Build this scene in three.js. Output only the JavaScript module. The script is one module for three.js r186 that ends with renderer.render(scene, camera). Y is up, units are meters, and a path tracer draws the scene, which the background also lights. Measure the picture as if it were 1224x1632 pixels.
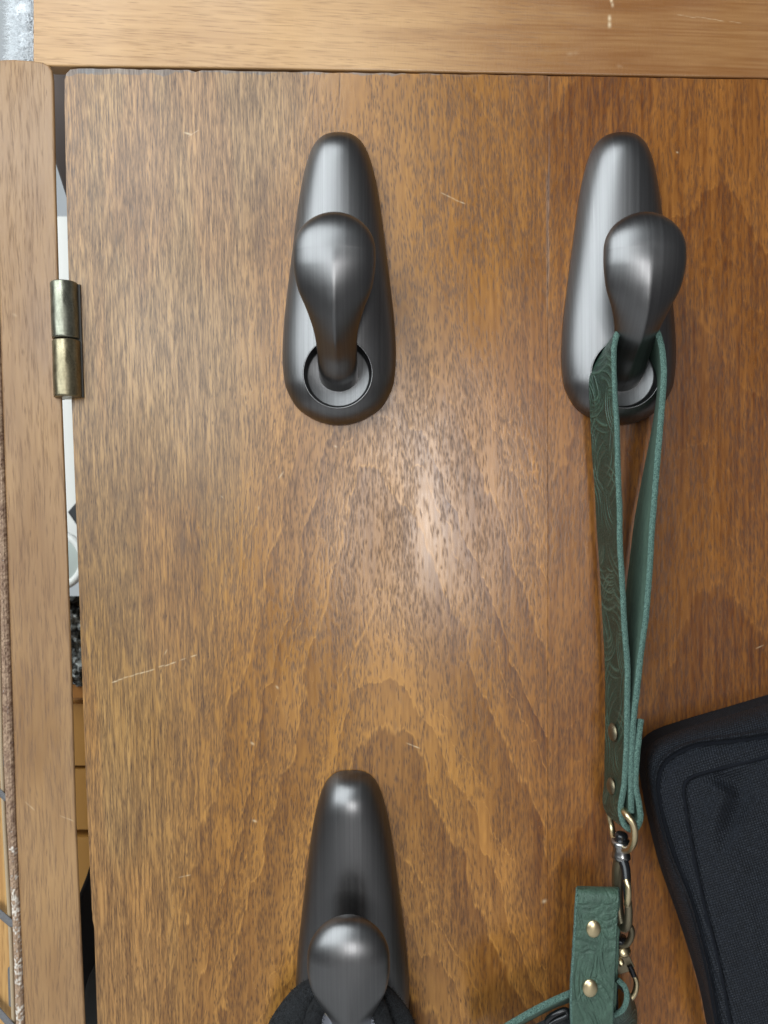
import * as THREE from 'three';
import { mergeGeometries } from 'three/addons/utils/BufferGeometryUtils.js';
import { RectAreaLightUniformsLib } from 'three/addons/lights/RectAreaLightUniformsLib.js';

// ---------------------------------------------------------------- camera, light, exposure
const scene = new THREE.Scene();
const D = 0.274, FPX = 1210, S0 = D / FPX;              // camera stands 27 cm from the panel (plane z = 0)
const camera = new THREE.PerspectiveCamera(2 * Math.atan(816 / FPX) * 180 / Math.PI, 0.75, 0.01, 20);
camera.position.set(0, 0, D); camera.lookAt(0, 0, 0);
camera.focus = D - 0.004; camera.userData.fStop = 9;
const renderer = new THREE.WebGLRenderer({ antialias: true });
renderer.setSize(768, 1024);
renderer.toneMapping = THREE.LinearToneMapping;
renderer.toneMappingExposure = 0.94;
renderer.shadowMap.enabled = true;
RectAreaLightUniformsLib.init();
scene.background = new THREE.Color().setRGB(0.085, 0.085, 0.09);

const std = (o) => new THREE.MeshStandardMaterial(o);
const lin = (r, g, b) => new THREE.Color().setRGB(r, g, b);
const V = (x, y, z) => new THREE.Vector3(x, y, z);
const used = {};
function numbered(n) { used[n] = (used[n] ?? -1) + 1; return used[n] ? `${n}_${String(used[n]).padStart(3, '0')}` : n; }
function thing(name, label, category, pos = [0, 0, 0], group) {
  const g = new THREE.Group(); g.name = numbered(name); g.position.set(...pos); scene.add(g);
  g.userData = { label, category }; if (group) g.userData.group = group;
  return g;
}
function part(name, geo, mat, parent) {
  const m = new THREE.Mesh(geo, mat); m.name = numbered(name); m.castShadow = m.receiveShadow = true; parent.add(m); return m;
}
// a bright window outside the frame: frame bars and panes, with the daylight that comes in
function windowLamp(label, pos, w, h, power, color, bars) {
  const g = thing('room_window', label, 'window', pos);
  const aim = V(0, 0, 0);
  g.lookAt(aim);
  const fm = std({ color: lin(0.7, 0.7, 0.68), roughness: 0.5 });
  const f = [];
  const bx = (x, y, sx, sy) => { const b = new THREE.BoxGeometry(sx, sy, 0.03); b.translate(x, y, 0); f.push(b); };
  bx(-w / 2 - 0.015, 0, 0.03, h + 0.06); bx(w / 2 + 0.015, 0, 0.03, h + 0.06);
  bx(0, h / 2 + 0.015, w, 0.03); bx(0, -h / 2 - 0.015, w, 0.03);
  if (bars) bx(0, 0, 0.02, h);
  part('window_frame', mergeGeometries(f), fm, g);
  const pm = new THREE.MeshStandardMaterial({ color: 0x222222, emissive: color, emissiveIntensity: 1 });
  const n = bars ? 2 : 1, pw = bars ? w / 2 - 0.01 : w;
  for (let k = 0; k < n; k++) {
    const pg = new THREE.BoxGeometry(pw, h, 0.004); pg.translate(bars ? (k ? 1 : -1) * (w / 4 + 0.005) : 0, 0, -0.006);
    part('pane', pg, pm, g);
    const L = new THREE.RectAreaLight(color, power, pw, h);
    L.position.set(bars ? (k ? 1 : -1) * (w / 4 + 0.005) : 0, 0, 0.002);
    L.rotation.y = Math.PI; L.castShadow = true; g.add(L);
  }
  return g;
}
windowLamp('large bright window up to the left behind the camera', [-0.60, 0.60, 0.84], 1.2, 1.2, 4.9, lin(0.90, 0.99, 1.03), true);
windowLamp('small bright window straight behind the camera', [0.118, 0.04, 2.2], 0.30, 0.62, 27, lin(0.97, 0.99, 1.0), false);

// ---------------------------------------------------------------- tools
const at = (px, py, z = 0) => { const s = (D - z) / FPX; return V((px - 612) * s, (816 - py) * s, z); };
let seed = 7; const rnd = () => { seed = (seed * 1664525 + 1013904223) >>> 0; return seed / 4294967296; };
const rr = (a, b) => a + (b - a) * rnd();
const clamp = (x, a = 0, b = 1) => Math.min(b, Math.max(a, x));
const sm = (a, b, x) => { const t = clamp((x - a) / (b - a)); return t * t * (3 - 2 * t); };
const mix = (a, b, t) => a + (b - a) * t;
function hash(i, j, k) { let h = (i * 374761393 + j * 668265263 + k * 2147483647) | 0; h = Math.imul(h ^ (h >>> 13), 1274126177); return ((h ^ (h >>> 16)) >>> 0) / 4294967296; }
function noise(x, y, k = 0) {
  const i = Math.floor(x), j = Math.floor(y), u = x - i, v = y - j, a = u * u * (3 - 2 * u), b = v * v * (3 - 2 * v);
  return mix(mix(hash(i, j, k), hash(i + 1, j, k), a), mix(hash(i, j + 1, k), hash(i + 1, j + 1, k), a), b) * 2 - 1;
}
const fbm = (x, y, k = 0) => 0.55 * noise(x, y, k) + 0.3 * noise(2.03 * x, 2.03 * y, k + 11) + 0.15 * noise(4.1 * x, 4.1 * y, k + 23);
function dataTex(w, h, fn, srgb) {                                 // fn(x, y) -> [r, g, b] 0..1, row 0 at the bottom
  const d = new Uint8Array(w * h * 4);
  for (let j = 0; j < h; j++) for (let i = 0; i < w; i++) {
    const c = fn(i, j), o = 4 * (j * w + i);
    d[o] = 255 * clamp(c[0]); d[o + 1] = 255 * clamp(c[1]); d[o + 2] = 255 * clamp(c[2]); d[o + 3] = 255;
  }
  const t = new THREE.DataTexture(d, w, h, THREE.RGBAFormat); t.magFilter = THREE.LinearFilter; t.minFilter = THREE.LinearMipmapLinearFilter;
  t.wrapS = t.wrapT = THREE.RepeatWrapping; t.generateMipmaps = true; if (srgb) t.colorSpace = THREE.SRGBColorSpace; t.needsUpdate = true; return t;
}
const enc = (c) => c <= 0.0031308 ? 12.92 * c : 1.055 * Math.pow(c, 1 / 2.4) - 0.055;
// splats a soft line of marks into a float buffer
function stroke(buf, W, H, x, y, dx, dy, len, wid, amt, wob = 0) {
  const n = Math.max(2, Math.ceil(len)), r = Math.ceil(wid + 1);
  for (let k = 0; k <= n; k++) {
    const t = k / n - 0.5, px = x + dx * len * t + wob * Math.sin(k * 0.35 + x), py = y + dy * len * t, a = amt * Math.pow(1 - Math.abs(2 * t), 0.6);
    const ix = Math.round(px), iy = Math.round(py);
    for (let j = -r; j <= r; j++) for (let i = -r; i <= r; i++) {
      const X = ix + i, Y = iy + j; if (X < 0 || Y < 0 || X >= W || Y >= H) continue;
      const e = a * Math.exp(-((X - px) ** 2 + (Y - py) ** 2) / (wid * wid));
      const o = Y * W + X; if (e > buf[o]) buf[o] = e;
    }
  }
}
// ---------------------------------------------------------------- wood
// q: region in photo-sized units [x0,y0,x1,y1]; texture W x H covers it, v up
function woodMaps(W, H, q, o) {
  const [x0, y0, x1, y1] = q, kx = W / (x1 - x0), ky = H / (y1 - y0);
  const pore = new Float32Array(W * H), fleck = new Float32Array(W * H), scr = new Float32Array(W * H);
  for (let n = 0; n < o.pores; n++) {
    const x = mix(x0, x1, rnd()), y = mix(y0, y1, rnd()), p = o.pore(x, y); if (!p) continue;
    stroke(pore, W, H, (x - x0) * kx, (y - y0) * ky, p.dx, p.dy, p.len * ky, p.wid * kx, p.amt, 0.3);
  }
  if (o.flecks) for (let n = 0; n < o.flecks; n++) {
    const x = mix(x0, x1, rnd()), y = mix(y0, y1, rnd()), p = o.fleck(x, y); if (!p) continue;
    stroke(fleck, W, H, (x - x0) * kx, (y - y0) * ky, p.dx, p.dy, p.len * ky, p.wid * kx, p.amt);
  }
  for (const [ax, ay, bx, by, w, a] of o.scratches ?? []) {
    const L = Math.hypot(bx - ax, by - ay), m = Math.max(1, Math.round(L / 9));
    for (let k = 0; k < m; k++) {                                  // a scratch skips and wanders
      if (m > 3 && rnd() < 0.2) continue;
      const t = (k + 0.5) / m, X = mix(ax, bx, t) + (m > 3 ? rr(-0.9, 0.9) : 0), Y = mix(ay, by, t) + (m > 3 ? rr(-0.9, 0.9) : 0);
      stroke(scr, W, H, (X - x0) * kx, (Y - y0) * ky, (bx - ax) / L, (by - ay) / L, L / m * 1.25 * kx, w * kx, a * rr(0.5, 1));
    }
  }
  const col = dataTex(W, H, (i, j) => {
    const jj = H - 1 - j, x = x0 + (i + 0.5) / kx, y = y0 + (jj + 0.5) / ky, n = jj * W + i;
    const c = o.base(x, y), p = pore[n], f = fleck[n], s = scr[n];
    const pc = o.poreColor, fc = o.fleckColor ?? pc;
    return [0, 1, 2].map((k) => { let v = mix(c[k], pc[k], p); v = mix(v, fc[k], f); v = mix(v, [0.72, 0.56, 0.36][k], s); return enc(v); });
  }, true);
  const bump = dataTex(W / 2, H / 2, (i, j) => {
    const jj = H / 2 - 1 - j; let p = 0; for (const [a, b] of [[0, 0], [1, 0], [0, 1], [1, 1]]) { const n = (2 * jj + b) * W + 2 * i + a; p += pore[n] * 0.8 + scr[n] * 0.5 + fleck[n] * 0.3; }
    const h = 0.75 - p / 4 + 0.1 * noise(i * 0.9, jj * 0.12, 41);
    return [h, clamp(0.58 + 0.5 * (0.75 - h) + 0.12 * noise(i * 0.02, jj * 0.01, 9)), h];
  });
  return { col, bump };
}
const fig = (u, y, slope, per, soft) => (y - slope * (Math.sqrt(u * u + soft * soft) - soft)) / per;
function ringPhase(x, y) {
  const k = x < 873 ? 0 : 40, wx = 19 * fbm(x / 62, y / 120, 1 + k) + 5 * noise(x / 15, y / 24, 2 + k), wy = 50 * fbm(x / 95, y / 150, 3 + k) + 12 * noise(x / 24, y / 36, 4 + k) + 6 * noise(x / 3.2, y / 70, 6 + k) + 3 * noise(x / 1.8, y / 40, 7 + k);
  const uneven = (p) => p + 0.33 * Math.sin(p * 2.1 + 0.6) + 0.05 * Math.sin(p * 4.7 + k);
  if (x < 873) return uneven(fig(x + wx - 606 - 0.03 * (y - 1000), y + wy + 92, x > 606 ? 2.7 : 3.7, 128, 46));
  return uneven(fig(x + 1.2 * wx - 1118 - 26 * Math.sin(y / 130), y + wy + 60, x > 1118 ? 1.6 : 2.5, 150, 44));
}
const lean = (x) => mix(0.034, 0.0, clamp((x - 110) / 760));
function panelBase(x, y) {
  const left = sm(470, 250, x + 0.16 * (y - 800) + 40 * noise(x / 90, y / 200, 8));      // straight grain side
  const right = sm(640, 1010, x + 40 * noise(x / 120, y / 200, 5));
  const ph = ringPhase(x, y), fr = ph - Math.floor(ph), id = Math.floor(ph);
  const fig1 = 1 - left, up = sm(560, 760, y) * (x < 873 ? 1 : 0) + (x >= 873 ? 1 : 0);
  const amp = fig1 * mix(0.3, 1, up) * (x < 873 ? 1.15 : 0.38);
  const xs = x - lean(x) * (y - 800);
  const fibre = 0.75 * noise(xs / 3.3, y / 95, 12) + 0.22 * noise(xs / 9, y / 210, 13) + 0.22 * noise(xs / 28, y / 420, 14) + 0.25 * noise(xs / 2.2, y / 14, 15) + 0.45 * noise(xs / 2.1, y / 170, 55) + (0.2 + 0.4 * fig1) * noise(xs / 2.7, y / 15, 17) + 0.25 * fig1 * noise(xs / 5, y / 26, 18);
  const mott = fbm(x / 70, y / 160, 16) + 0.2 * left * noise(xs / 13, y / 330, 52);
  let t = 0.37 + 0.15 * fibre + 0.08 * mott - 0.09 * left;
  t += amp * (0.18 - 0.36 * hash(id, x < 873 ? 1 : 2, 5) + 0.20 * (1 - fr) * (1 - fr) * sm(0, 0.05, fr) - 0.05);
  const line = amp * Math.exp(-(((fr < 0.5 ? fr : fr - 1) / 0.028) ** 2));
  t -= (x < 873 ? 0.42 : 0.30) * line * (0.6 + 0.4 * noise(x / 18, y / 18, 33));
  const reds = 0.7 * left * sm(0.25, 0.75, noise(xs / 34, y / 300, 19) + 0.25);                // orange streaks in the straight grain
  t = clamp(t + 0.31 * right);  // veneer darker and redder to the right, part of it painted light falloff
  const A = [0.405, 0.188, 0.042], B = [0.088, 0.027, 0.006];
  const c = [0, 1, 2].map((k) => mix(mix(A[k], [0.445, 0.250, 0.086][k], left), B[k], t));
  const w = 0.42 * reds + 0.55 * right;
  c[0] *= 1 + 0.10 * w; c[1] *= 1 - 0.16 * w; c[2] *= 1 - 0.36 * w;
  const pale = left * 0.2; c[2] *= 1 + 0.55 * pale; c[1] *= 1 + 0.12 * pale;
  // bare grey chips along the worn top edge
  const chip = (x < 178 ? sm(118, 114.5, y + 2.5 * noise(x / 7, 3, 61)) * sm(122, 128, x) * sm(164, 160, x) : 0) + 0.7 * sm(119.5, 117.5, y + 4 * noise(x / 26, 1, 62) + 2 * noise(x / 5, 2, 63)) * (x < 700 ? 1 : 0.25);
  const cc = Math.min(1, chip); c[0] = mix(c[0], 0.17, cc); c[1] = mix(c[1], 0.145, cc); c[2] = mix(c[2], 0.13, cc);
  // joint filler between the two veneers
  const sd = Math.abs(x - 873.2), fil = sm(4.5, 1, sd) * sm(-0.2, 0.5, noise(x / 4, y / 60, 71)) * sm(760, 400, y);
  for (let k = 0; k < 3; k++) c[k] = mix(c[k], [0.22, 0.18, 0.16][k], 0.4 * fil);
  return c;
}
function panelPore(x, y) {
  const left = sm(500, 260, x + 0.16 * (y - 800)), r2 = sm(650, 950, x);
  if (rnd() > 0.62 + mix(0.55, 0.34, left) * noise(x / 16, y / 120, 24) + mix(0.35, 0.16, left) * noise(x / 70, y / 110, 25)) return null;
  const e = 3, g = [ringPhase(x + e, y) - ringPhase(x - e, y), 0];
  let dx = lean(x) + rr(-0.05, 0.05) * (1 - left * 0.75), dy = 1;
  if (left < 0.5) dx += clamp(g[0] * 0.9, -0.16, 0.16) * -0.9 * rnd();
  const n = Math.hypot(dx, dy);
  return { dx: dx / n, dy: dy / n, len: left > rnd() ? rr(14, 70) : rr(7, 22), wid: rr(0.6, 0.98) * (left > 0.5 ? 1.08 : 1), amt: rr(0.45, 1.0) * mix(1, 0.85, r2) };
}
function panelFleck(x, y) {                                         // blue-grey ink-like stains in the pores
  if (x > 800 || noise(x / 120, y / 180, 91) + 0.5 * sm(520, 200, x) < 0.22 || y > 1250) return null;
  const big = rnd() < 0.12;
  return { dx: lean(x), dy: 1, len: big ? rr(14, 40) : rr(8, 26), wid: big ? rr(1.8, 3.2) : rr(0.7, 1.3), amt: rr(0.15, big ? 0.34 : 0.5) };
}
const marks = [[170, 1089, 240, 1068, 0.9, 0.8], [236, 1069, 313, 1043, 0.9, 0.75], [262, 1042, 279, 1011, 0.8, 0.55], [294, 211, 304, 214, 1.4, 0.9], [300, 217, 316, 207, 0.7, 0.6],
  [703, 307, 726, 318, 0.8, 0.8], [724, 318, 740, 324, 0.8, 0.7], [444, 762, 451, 752, 1.3, 0.8], [400, 1183, 404, 1186, 1.8, 0.9], [403, 1307, 408, 1309, 1.7, 0.9],   [285, 1398, 303, 1394, 0.8, 0.6], [366, 792, 354, 1, 0, 0], [865, 1437, 869, 1435, 2.6, 0.6], [648, 1184, 668, 1192, 0.9, 0.7],   [1010, 1230, 1014, 1232, 1.2, 0.5], [533, 710, 536, 712, 1.6, 0.8], [440, 1093, 443, 1097, 1.5, 0.6], [1216, 1028, 1205, 1033, 0.8, 0.55], [1078, 242, 1080, 243, 1.2, 0.6],
  [352, 790, 355, 793, 1.2, 0.5], [412, 806, 412, 812, 0.8, 0.5], ].filter((m) => m[5] > 0);
const PQ = [80, 90, 1240, 1650];
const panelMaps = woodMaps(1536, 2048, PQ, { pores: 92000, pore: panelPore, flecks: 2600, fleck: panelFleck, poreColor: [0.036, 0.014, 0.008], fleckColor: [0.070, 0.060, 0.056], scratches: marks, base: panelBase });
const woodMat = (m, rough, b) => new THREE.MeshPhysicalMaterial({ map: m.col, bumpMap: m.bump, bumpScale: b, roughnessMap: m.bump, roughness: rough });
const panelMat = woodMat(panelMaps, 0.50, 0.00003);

const railBase = (x, y) => {
  const ys = y - 0.03 * (x - 600) + 5 * noise(x / 260, y / 40, 2);
  const f = 0.5 * noise(ys / 3, x / 110, 3) + 0.4 * noise(ys / 11, x / 300, 4) + 0.3 * noise(ys / 2, x / 30, 6);
  const t = clamp(0.30 + 0.16 * f + 0.12 * fbm(x / 150, y / 60, 7) + 0.58 * sm(520, 980, x + 60 * noise(x / 90, y / 30, 8)));  // paler tone, strongest at the left, has window sheen put into the colour
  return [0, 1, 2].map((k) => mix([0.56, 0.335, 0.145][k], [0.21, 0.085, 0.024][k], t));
};
const railPore = (x, y) => {
  if (rnd() > 0.75 - 0.5 * sm(800, 1050, x) + 0.5 * noise(x / 120, y / 14, 9)) return null;
  const a = 0.075 + rr(-0.05, 0.05); return { dx: 1, dy: a, len: rr(10, 46), wid: rr(0.6, 1.1), amt: rr(0.15, 0.5) * mix(1, 0.45, sm(800, 1000, x)) };
};
const RQ = [40, -110, 1260, 140];
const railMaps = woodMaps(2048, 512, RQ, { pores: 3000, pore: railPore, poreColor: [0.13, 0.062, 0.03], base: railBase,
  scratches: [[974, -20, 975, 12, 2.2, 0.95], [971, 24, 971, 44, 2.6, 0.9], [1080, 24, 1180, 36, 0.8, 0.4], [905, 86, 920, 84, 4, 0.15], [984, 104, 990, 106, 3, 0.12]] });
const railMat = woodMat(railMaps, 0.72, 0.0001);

const stileBase = (x, y) => {
  const xs = x - 0.034 * (y - 100) + 7 * noise(x / 60, y / 330, 20);
  const f = 0.5 * noise(xs / 2.6, y / 80, 21) + 0.4 * noise(xs / 8, y / 190, 22) + 0.25 * noise(xs / 2, y / 18, 26);
  const t = clamp(0.42 + 0.16 * f + 0.3 * fbm(x / 60, y / 130, 23) - 0.16 * sm(1000, 1450, y));
  const red = sm(0.2, 0.7, noise(xs / 30, y / 210, 27)) * 0.35;
  const c = [0, 1, 2].map((k) => mix([0.37, 0.215, 0.095][k], [0.15, 0.068, 0.026][k], t));
  c[0] *= 1 + 0.1 * red; c[2] *= 1 - 0.3 * red; return c;
};
const stilePore = (x, y) => {
  if (rnd() > 0.6 + 0.8 * noise(x / 16, y / 150, 29)) return null;
  return { dx: 0.034 + rr(-0.05, 0.05) + 0.06 * noise(x / 40, y / 90, 30), dy: 1, len: rr(10, 60), wid: rr(0.5, 0.95), amt: rr(0.25, 0.8) };
};
const SQ = [-60, 80, 160, 1660];
const stileMaps = woodMaps(320, 2048, SQ, { pores: 5200, pore: stilePore, poreColor: [0.10, 0.052, 0.03], base: stileBase,
  scratches: [[96, 1300, 117, 1308, 0.8, 0.4], [40, 1278, 54, 1290, 1, 0.4], [20, 500, 26, 503, 2, 0.2]] });
const stileMat = woodMat(stileMaps, 0.8, 0.00014);

// slab cut to an outline of photo-sized units at depth z, uv from its own plane
function slab(pts, z, thick, bevel, q) {
  const sh = new THREE.Shape(pts.map(([x, y]) => { const v = at(x, y, z); return new THREE.Vector2(v.x, v.y); }));
  const g = new THREE.ExtrudeGeometry(sh, { depth: thick - 2 * bevel, bevelEnabled: true, bevelThickness: bevel, bevelSize: bevel, bevelOffset: -bevel, bevelSegments: 3, steps: 1 });
  g.translate(0, 0, z - thick + bevel);
  planarUV(g, q, z); return g;
}
function planarUV(g, q, z) {
  const p = g.attributes.position, uv = new Float32Array(p.count * 2), s = (D - z) / FPX;
  for (let i = 0; i < p.count; i++) {
    uv[2 * i] = (p.getX(i) / s + 612 - q[0]) / (q[2] - q[0]);
    uv[2 * i + 1] = 1 - (816 - p.getY(i) / s - q[1]) / (q[3] - q[1]);
  }
  g.setAttribute('uv', new THREE.BufferAttribute(uv, 2));
}
// ---------------------------------------------------------------- the panel with its hinge
const panel = thing('folding_screen', 'wide brown veneered wooden panel that carries the three dark hooks', 'wooden panel');
{
  const top = []; for (let x = 124; x <= 872; x += 11) { const y = 108.5 + 0.0158 * (x - 105); top.push([x, y + 1.0 * noise(x / 9, 1, 3) + (x > 304 && x < 314 ? 3.2 : 0) + (x > 478 && x < 484 ? 2 : 0)]); }
  const left = [[157.5, 1700], [155, 1632], [150, 1480], [149.2, 1474], [147.4, 1466], [147.2, 1456], [146.2, 1450], [137, 1250], [128, 1000], [120.5, 800], [114, 640], [109.5, 450], [105.5, 300], [102.6, 160], [102.6, 128], [105.5, 117], [112, 110.5]];
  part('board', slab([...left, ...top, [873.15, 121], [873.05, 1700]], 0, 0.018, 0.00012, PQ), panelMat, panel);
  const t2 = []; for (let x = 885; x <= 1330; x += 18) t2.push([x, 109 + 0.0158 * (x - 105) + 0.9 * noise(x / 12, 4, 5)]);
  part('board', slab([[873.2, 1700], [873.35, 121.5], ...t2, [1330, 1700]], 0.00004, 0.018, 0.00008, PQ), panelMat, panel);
  // hinge in the gap
  const hinge = new THREE.Group(); hinge.name = 'hinge'; panel.add(hinge);
  const patina = dataTex(128, 256, (i, j) => {
    const n = 0.5 * fbm(i / 14, j / 22, 5) + 0.35 * noise(i / 3, j / 9, 6) + 0.3 * noise(i / 1.7, j / 1.7, 7);
    const t = clamp(0.5 + 0.7 * n); return [enc(mix(0.16, 0.36, t)), enc(mix(0.145, 0.33, t)), enc(mix(0.11, 0.26, t))];
  }, true);
  const patR = dataTex(128, 128, (i, j) => { const v = 0.5 + 0.3 * fbm(i / 9, j / 9, 8); return [v, v, 1]; });
  const metal = (r, g, b) => std({ color: lin(r, g, b), map: patina, metalness: 0.85, roughness: 0.72, roughnessMap: patR, bumpMap: patR, bumpScale: 0.0002 });
  const knuckle = (xa, ya, xb, yb, r, m) => {
    const a = at(xa, ya, 0.0012), b = at(xb, yb, 0.0012), L = a.distanceTo(b);
    const pr = [[0, 0], [r - 0.0006, 0], [r - 0.0001, 0.0002], [r, 0.0008], [r * 1.01, L * 0.4], [r * 0.995, L * 0.7], [r, L - 0.0006], [r - 0.0002, L - 0.0001], [r - 0.0007, L], [0.0019, L], [0.0018, L - 0.0006], [0, L - 0.0006]].map(([x, y]) => new THREE.Vector2(x, y));
    const g = new THREE.LatheGeometry(pr, 40); const k = part('knuckle', g, m, hinge);
    k.position.copy(b); k.quaternion.setFromUnitVectors(V(0, 1, 0), a.clone().sub(b).normalize()); return k;
  };
  knuckle(102, 451, 105.2, 541, 0.00475, metal(0.85, 0.92, 0.92));
  knuckle(105.8, 543, 108.5, 634, 0.00485, metal(0.92, 0.86, 0.70));
  const dark = std({ color: lin(0.05, 0.045, 0.04), roughness: 0.6, metalness: 0.5 });
  part('hinge_leaf', slab([[82, 455], [95, 455], [100, 636], [86, 636]], -0.001, 0.002, 0.0002, SQ), dark, hinge);
  part('hinge_leaf', slab([[112, 453], [127.5, 453], [133.5, 633], [118, 633]], 0.0007, 0.002, 0.0002, SQ), dark, hinge);
}
// ---------------------------------------------------------------- rail above
const rail = thing('wooden_rail', 'pale horizontal wooden rail across the top, above the panel', 'wooden rail');
{
  const pts = [[52.5, 103], [78, 104.8], [300, 107.4], [600, 112.4], [900, 118.6], [1224, 124.6], [1330, 126.5], [1330, -90], [52.5, -90]];
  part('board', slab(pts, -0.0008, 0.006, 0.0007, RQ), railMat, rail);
}
// ---------------------------------------------------------------- left leaf of the screen
const leaf = thing('screen_leaf', 'narrow left wooden leaf with worn moulding and grey crossed lacing', 'screen leaf');
{
  const rightEdge = [[52, 96], [68, 98.5], [78, 104], [83, 113], [85, 128], [88.5, 300], [92.5, 440], [98, 640], [106.5, 850], [114.5, 1100], [120.5, 1310], [135, 1632], [138, 1700]];
  const groove = [[40.8, 1700], [38.5, 1632], [24.6, 1310], [22.8, 1250], [14.6, 1000], [8.6, 810], [0, 560], [-6, 300], [-10, 95], [20, 94]];
  // the stile has an undercut edge towards the gap, so it is built with a slanting back
  const g = slab([...rightEdge, ...groove], 0.001, 0.004, 0.0008, SQ);
  { const p = g.attributes.position; for (let i = 0; i < p.count; i++) if (p.getZ(i) < -0.0014) p.setX(i, p.getX(i) - 0.0026); g.computeVertexNormals(); }
  part('stile', g, stileMat, leaf);
  const mq = [-60, 80, 160, 1660];
  const mould = dataTex(256, 2048, (i, j) => {
    const x = i * 220 / 256, y = (2047 - j) * 1580 / 2048;
    const n = noise(x / 2.4, y / 3.2, 51) * 0.5 + fbm(x / 8, y / 14, 52) * 0.6, worn = sm(0.25, 0.8, n + sm(1150, 1400, y) * 0.75 - 0.35);
    const c = [0, 1, 2].map((k) => mix(mix([0.36, 0.24, 0.155][k], [0.15, 0.08, 0.05][k], clamp(0.45 + 0.8 * n)), [0.62, 0.55, 0.47][k], worn));
    return c.map(enc);
  }, true);
  const mouldB = dataTex(256, 2048, (i, j) => { const v = 0.5 + 0.35 * noise(i / 2.8, j / 4, 53) + 0.2 * noise(i / 7, j / 11, 54); return [v, v, v]; });
  const mm = std({ map: mould, bumpMap: mouldB, bumpScale: 0.0006, roughness: 0.75 });
  const mg = slab([[-12, 300], [-1.5, 560], [7.2, 810], [13.2, 1000], [21.4, 1250], [23.2, 1310], [37, 1632], [39.4, 1700], [27, 1700], [23, 1632], [18, 1480], [8, 1310], [3, 1200], [-1, 1000], [-3, 900], [-20, 300]], 0.0022, 0.006, 0.0014, mq);
  part('moulding', mg, mm, leaf);
  const oq = woodMaps(256, 1024, [-100, 800, 60, 1700], { pores: 800, pore: (x, y) => ({ dx: 0.03, dy: 1, len: rr(10, 40), wid: 0.9, amt: rr(0.2, 0.6) }), poreColor: [0.14, 0.06, 0.02], base: (x, y) => { const t = clamp(0.4 + 0.3 * noise(x / 3, y / 80, 4) + 0.2 * fbm(x / 14, y / 50, 5)); return [0, 1, 2].map((k) => mix([0.55, 0.33, 0.12][k], [0.3, 0.13, 0.035][k], t)); } });
  part('infill_board', slab([[-90, 850], [-2, 850], [12, 1250], [34, 1700], [-90, 1700]], -0.004, 0.006, 0.0004, [-100, 800, 60, 1700]), woodMat(oq, 0.8, 0.0001), leaf);
  const lip = std({ color: lin(0.36, 0.27, 0.17), roughness: 0.8 });
  const lc = new THREE.CatmullRomCurve3([[-5, 900], [-2, 1000], [2.5, 1200], [7, 1310], [16.5, 1480], [22, 1632], [25, 1700]].map(([x, y]) => at(x, y, -0.0005)));
  part('edge_bead', new THREE.TubeGeometry(lc, 60, 0.00075, 8), lip, leaf);
  const lace = std({ color: lin(0.17, 0.165, 0.17), roughness: 0.65, bumpMap: mouldB, bumpScale: 0.0002 });
  const strip = (a, b, w) => {
    const A = at(...a), B = at(...b), d = B.clone().sub(A), L = d.length(); const g = new THREE.CapsuleGeometry(w / 2, L, 6, 14);
    g.scale(1, 1, 0.35); const m = part('lacing', g, lace, leaf); m.position.copy(A).lerp(B, 0.5); m.quaternion.setFromUnitVectors(V(0, 1, 0), d.normalize()); return m;
  };
  strip([-30, 1430, -0.0012], [17, 1471, 0.0006], 0.0032);
  strip([-30, 1580, -0.0012], [20, 1637, 0.0006], 0.0032);
  strip([17.5, 1545, -0.0008], [19, 1600, -0.0008], 0.0024);
  strip([-25, 1240, -0.0012], [8, 1271, 0.0004], 0.0028);
  strip([-6, 1130, -0.0012], [5, 1218, -0.0008], 0.0024);
}
// ---------------------------------------------------------------- hooks
const MM = 0.001;
const brush = dataTex(512, 256, (i, j) => {
  const n = 0.5 * noise(i / 1.6, j / 120, 1) + 0.35 * noise(i / 5, j / 180, 2) + 0.25 * noise(i / 17, j / 300, 3), s = noise(i / 1.2, j / 60, 4);
  const w = s > 0.86 ? (s - 0.86) * 5 : 0, v = clamp(0.62 + 0.045 * n + 0.16 * w); return [v, v * 0.985, v * 0.975];
}, true);
const brushR = dataTex(512, 256, (i, j) => { const n = 0.5 * noise(i / 1.5, j / 110, 5) + 0.4 * noise(i / 6, j / 160, 6); const v = clamp(0.62 + 0.09 * n); return [v, v, 1]; });
const brushM = new THREE.MeshPhysicalMaterial({ color: lin(0.49, 0.495, 0.505), map: brush, metalness: 1, roughness: 0.62, roughnessMap: brushR, anisotropy: 0.4, anisotropyRotation: 0 });
const OUT = [[-75, 0], [-74, 14], [-70, 30], [-62, 47], [-47, 67], [-17, 84], [3, 88], [33, 90], [73, 88.5], [103, 86], [203, 74], [303, 60], [340, 51], [363, 42], [375, 33], [381, 24.5], [384, 15], [385, 0]];
const outline = new THREE.CatmullRomCurve3(OUT.map(([y, w]) => V(w * S0, y * S0, 0)), false, 'centripetal');
const outPts = outline.getPoints(900);
const YB = -75 * S0, YT = 385 * S0, PH = 10.4 * MM;
function halfW(y) { let a = 0, b = outPts.length - 1; while (b - a > 1) { const m = (a + b) >> 1; if (outPts[m].y < y) a = m; else b = m; } const p = outPts[a], q = outPts[b]; return mix(p.x, q.x, clamp((y - p.y) / (q.y - p.y + 1e-12))); }
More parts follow.
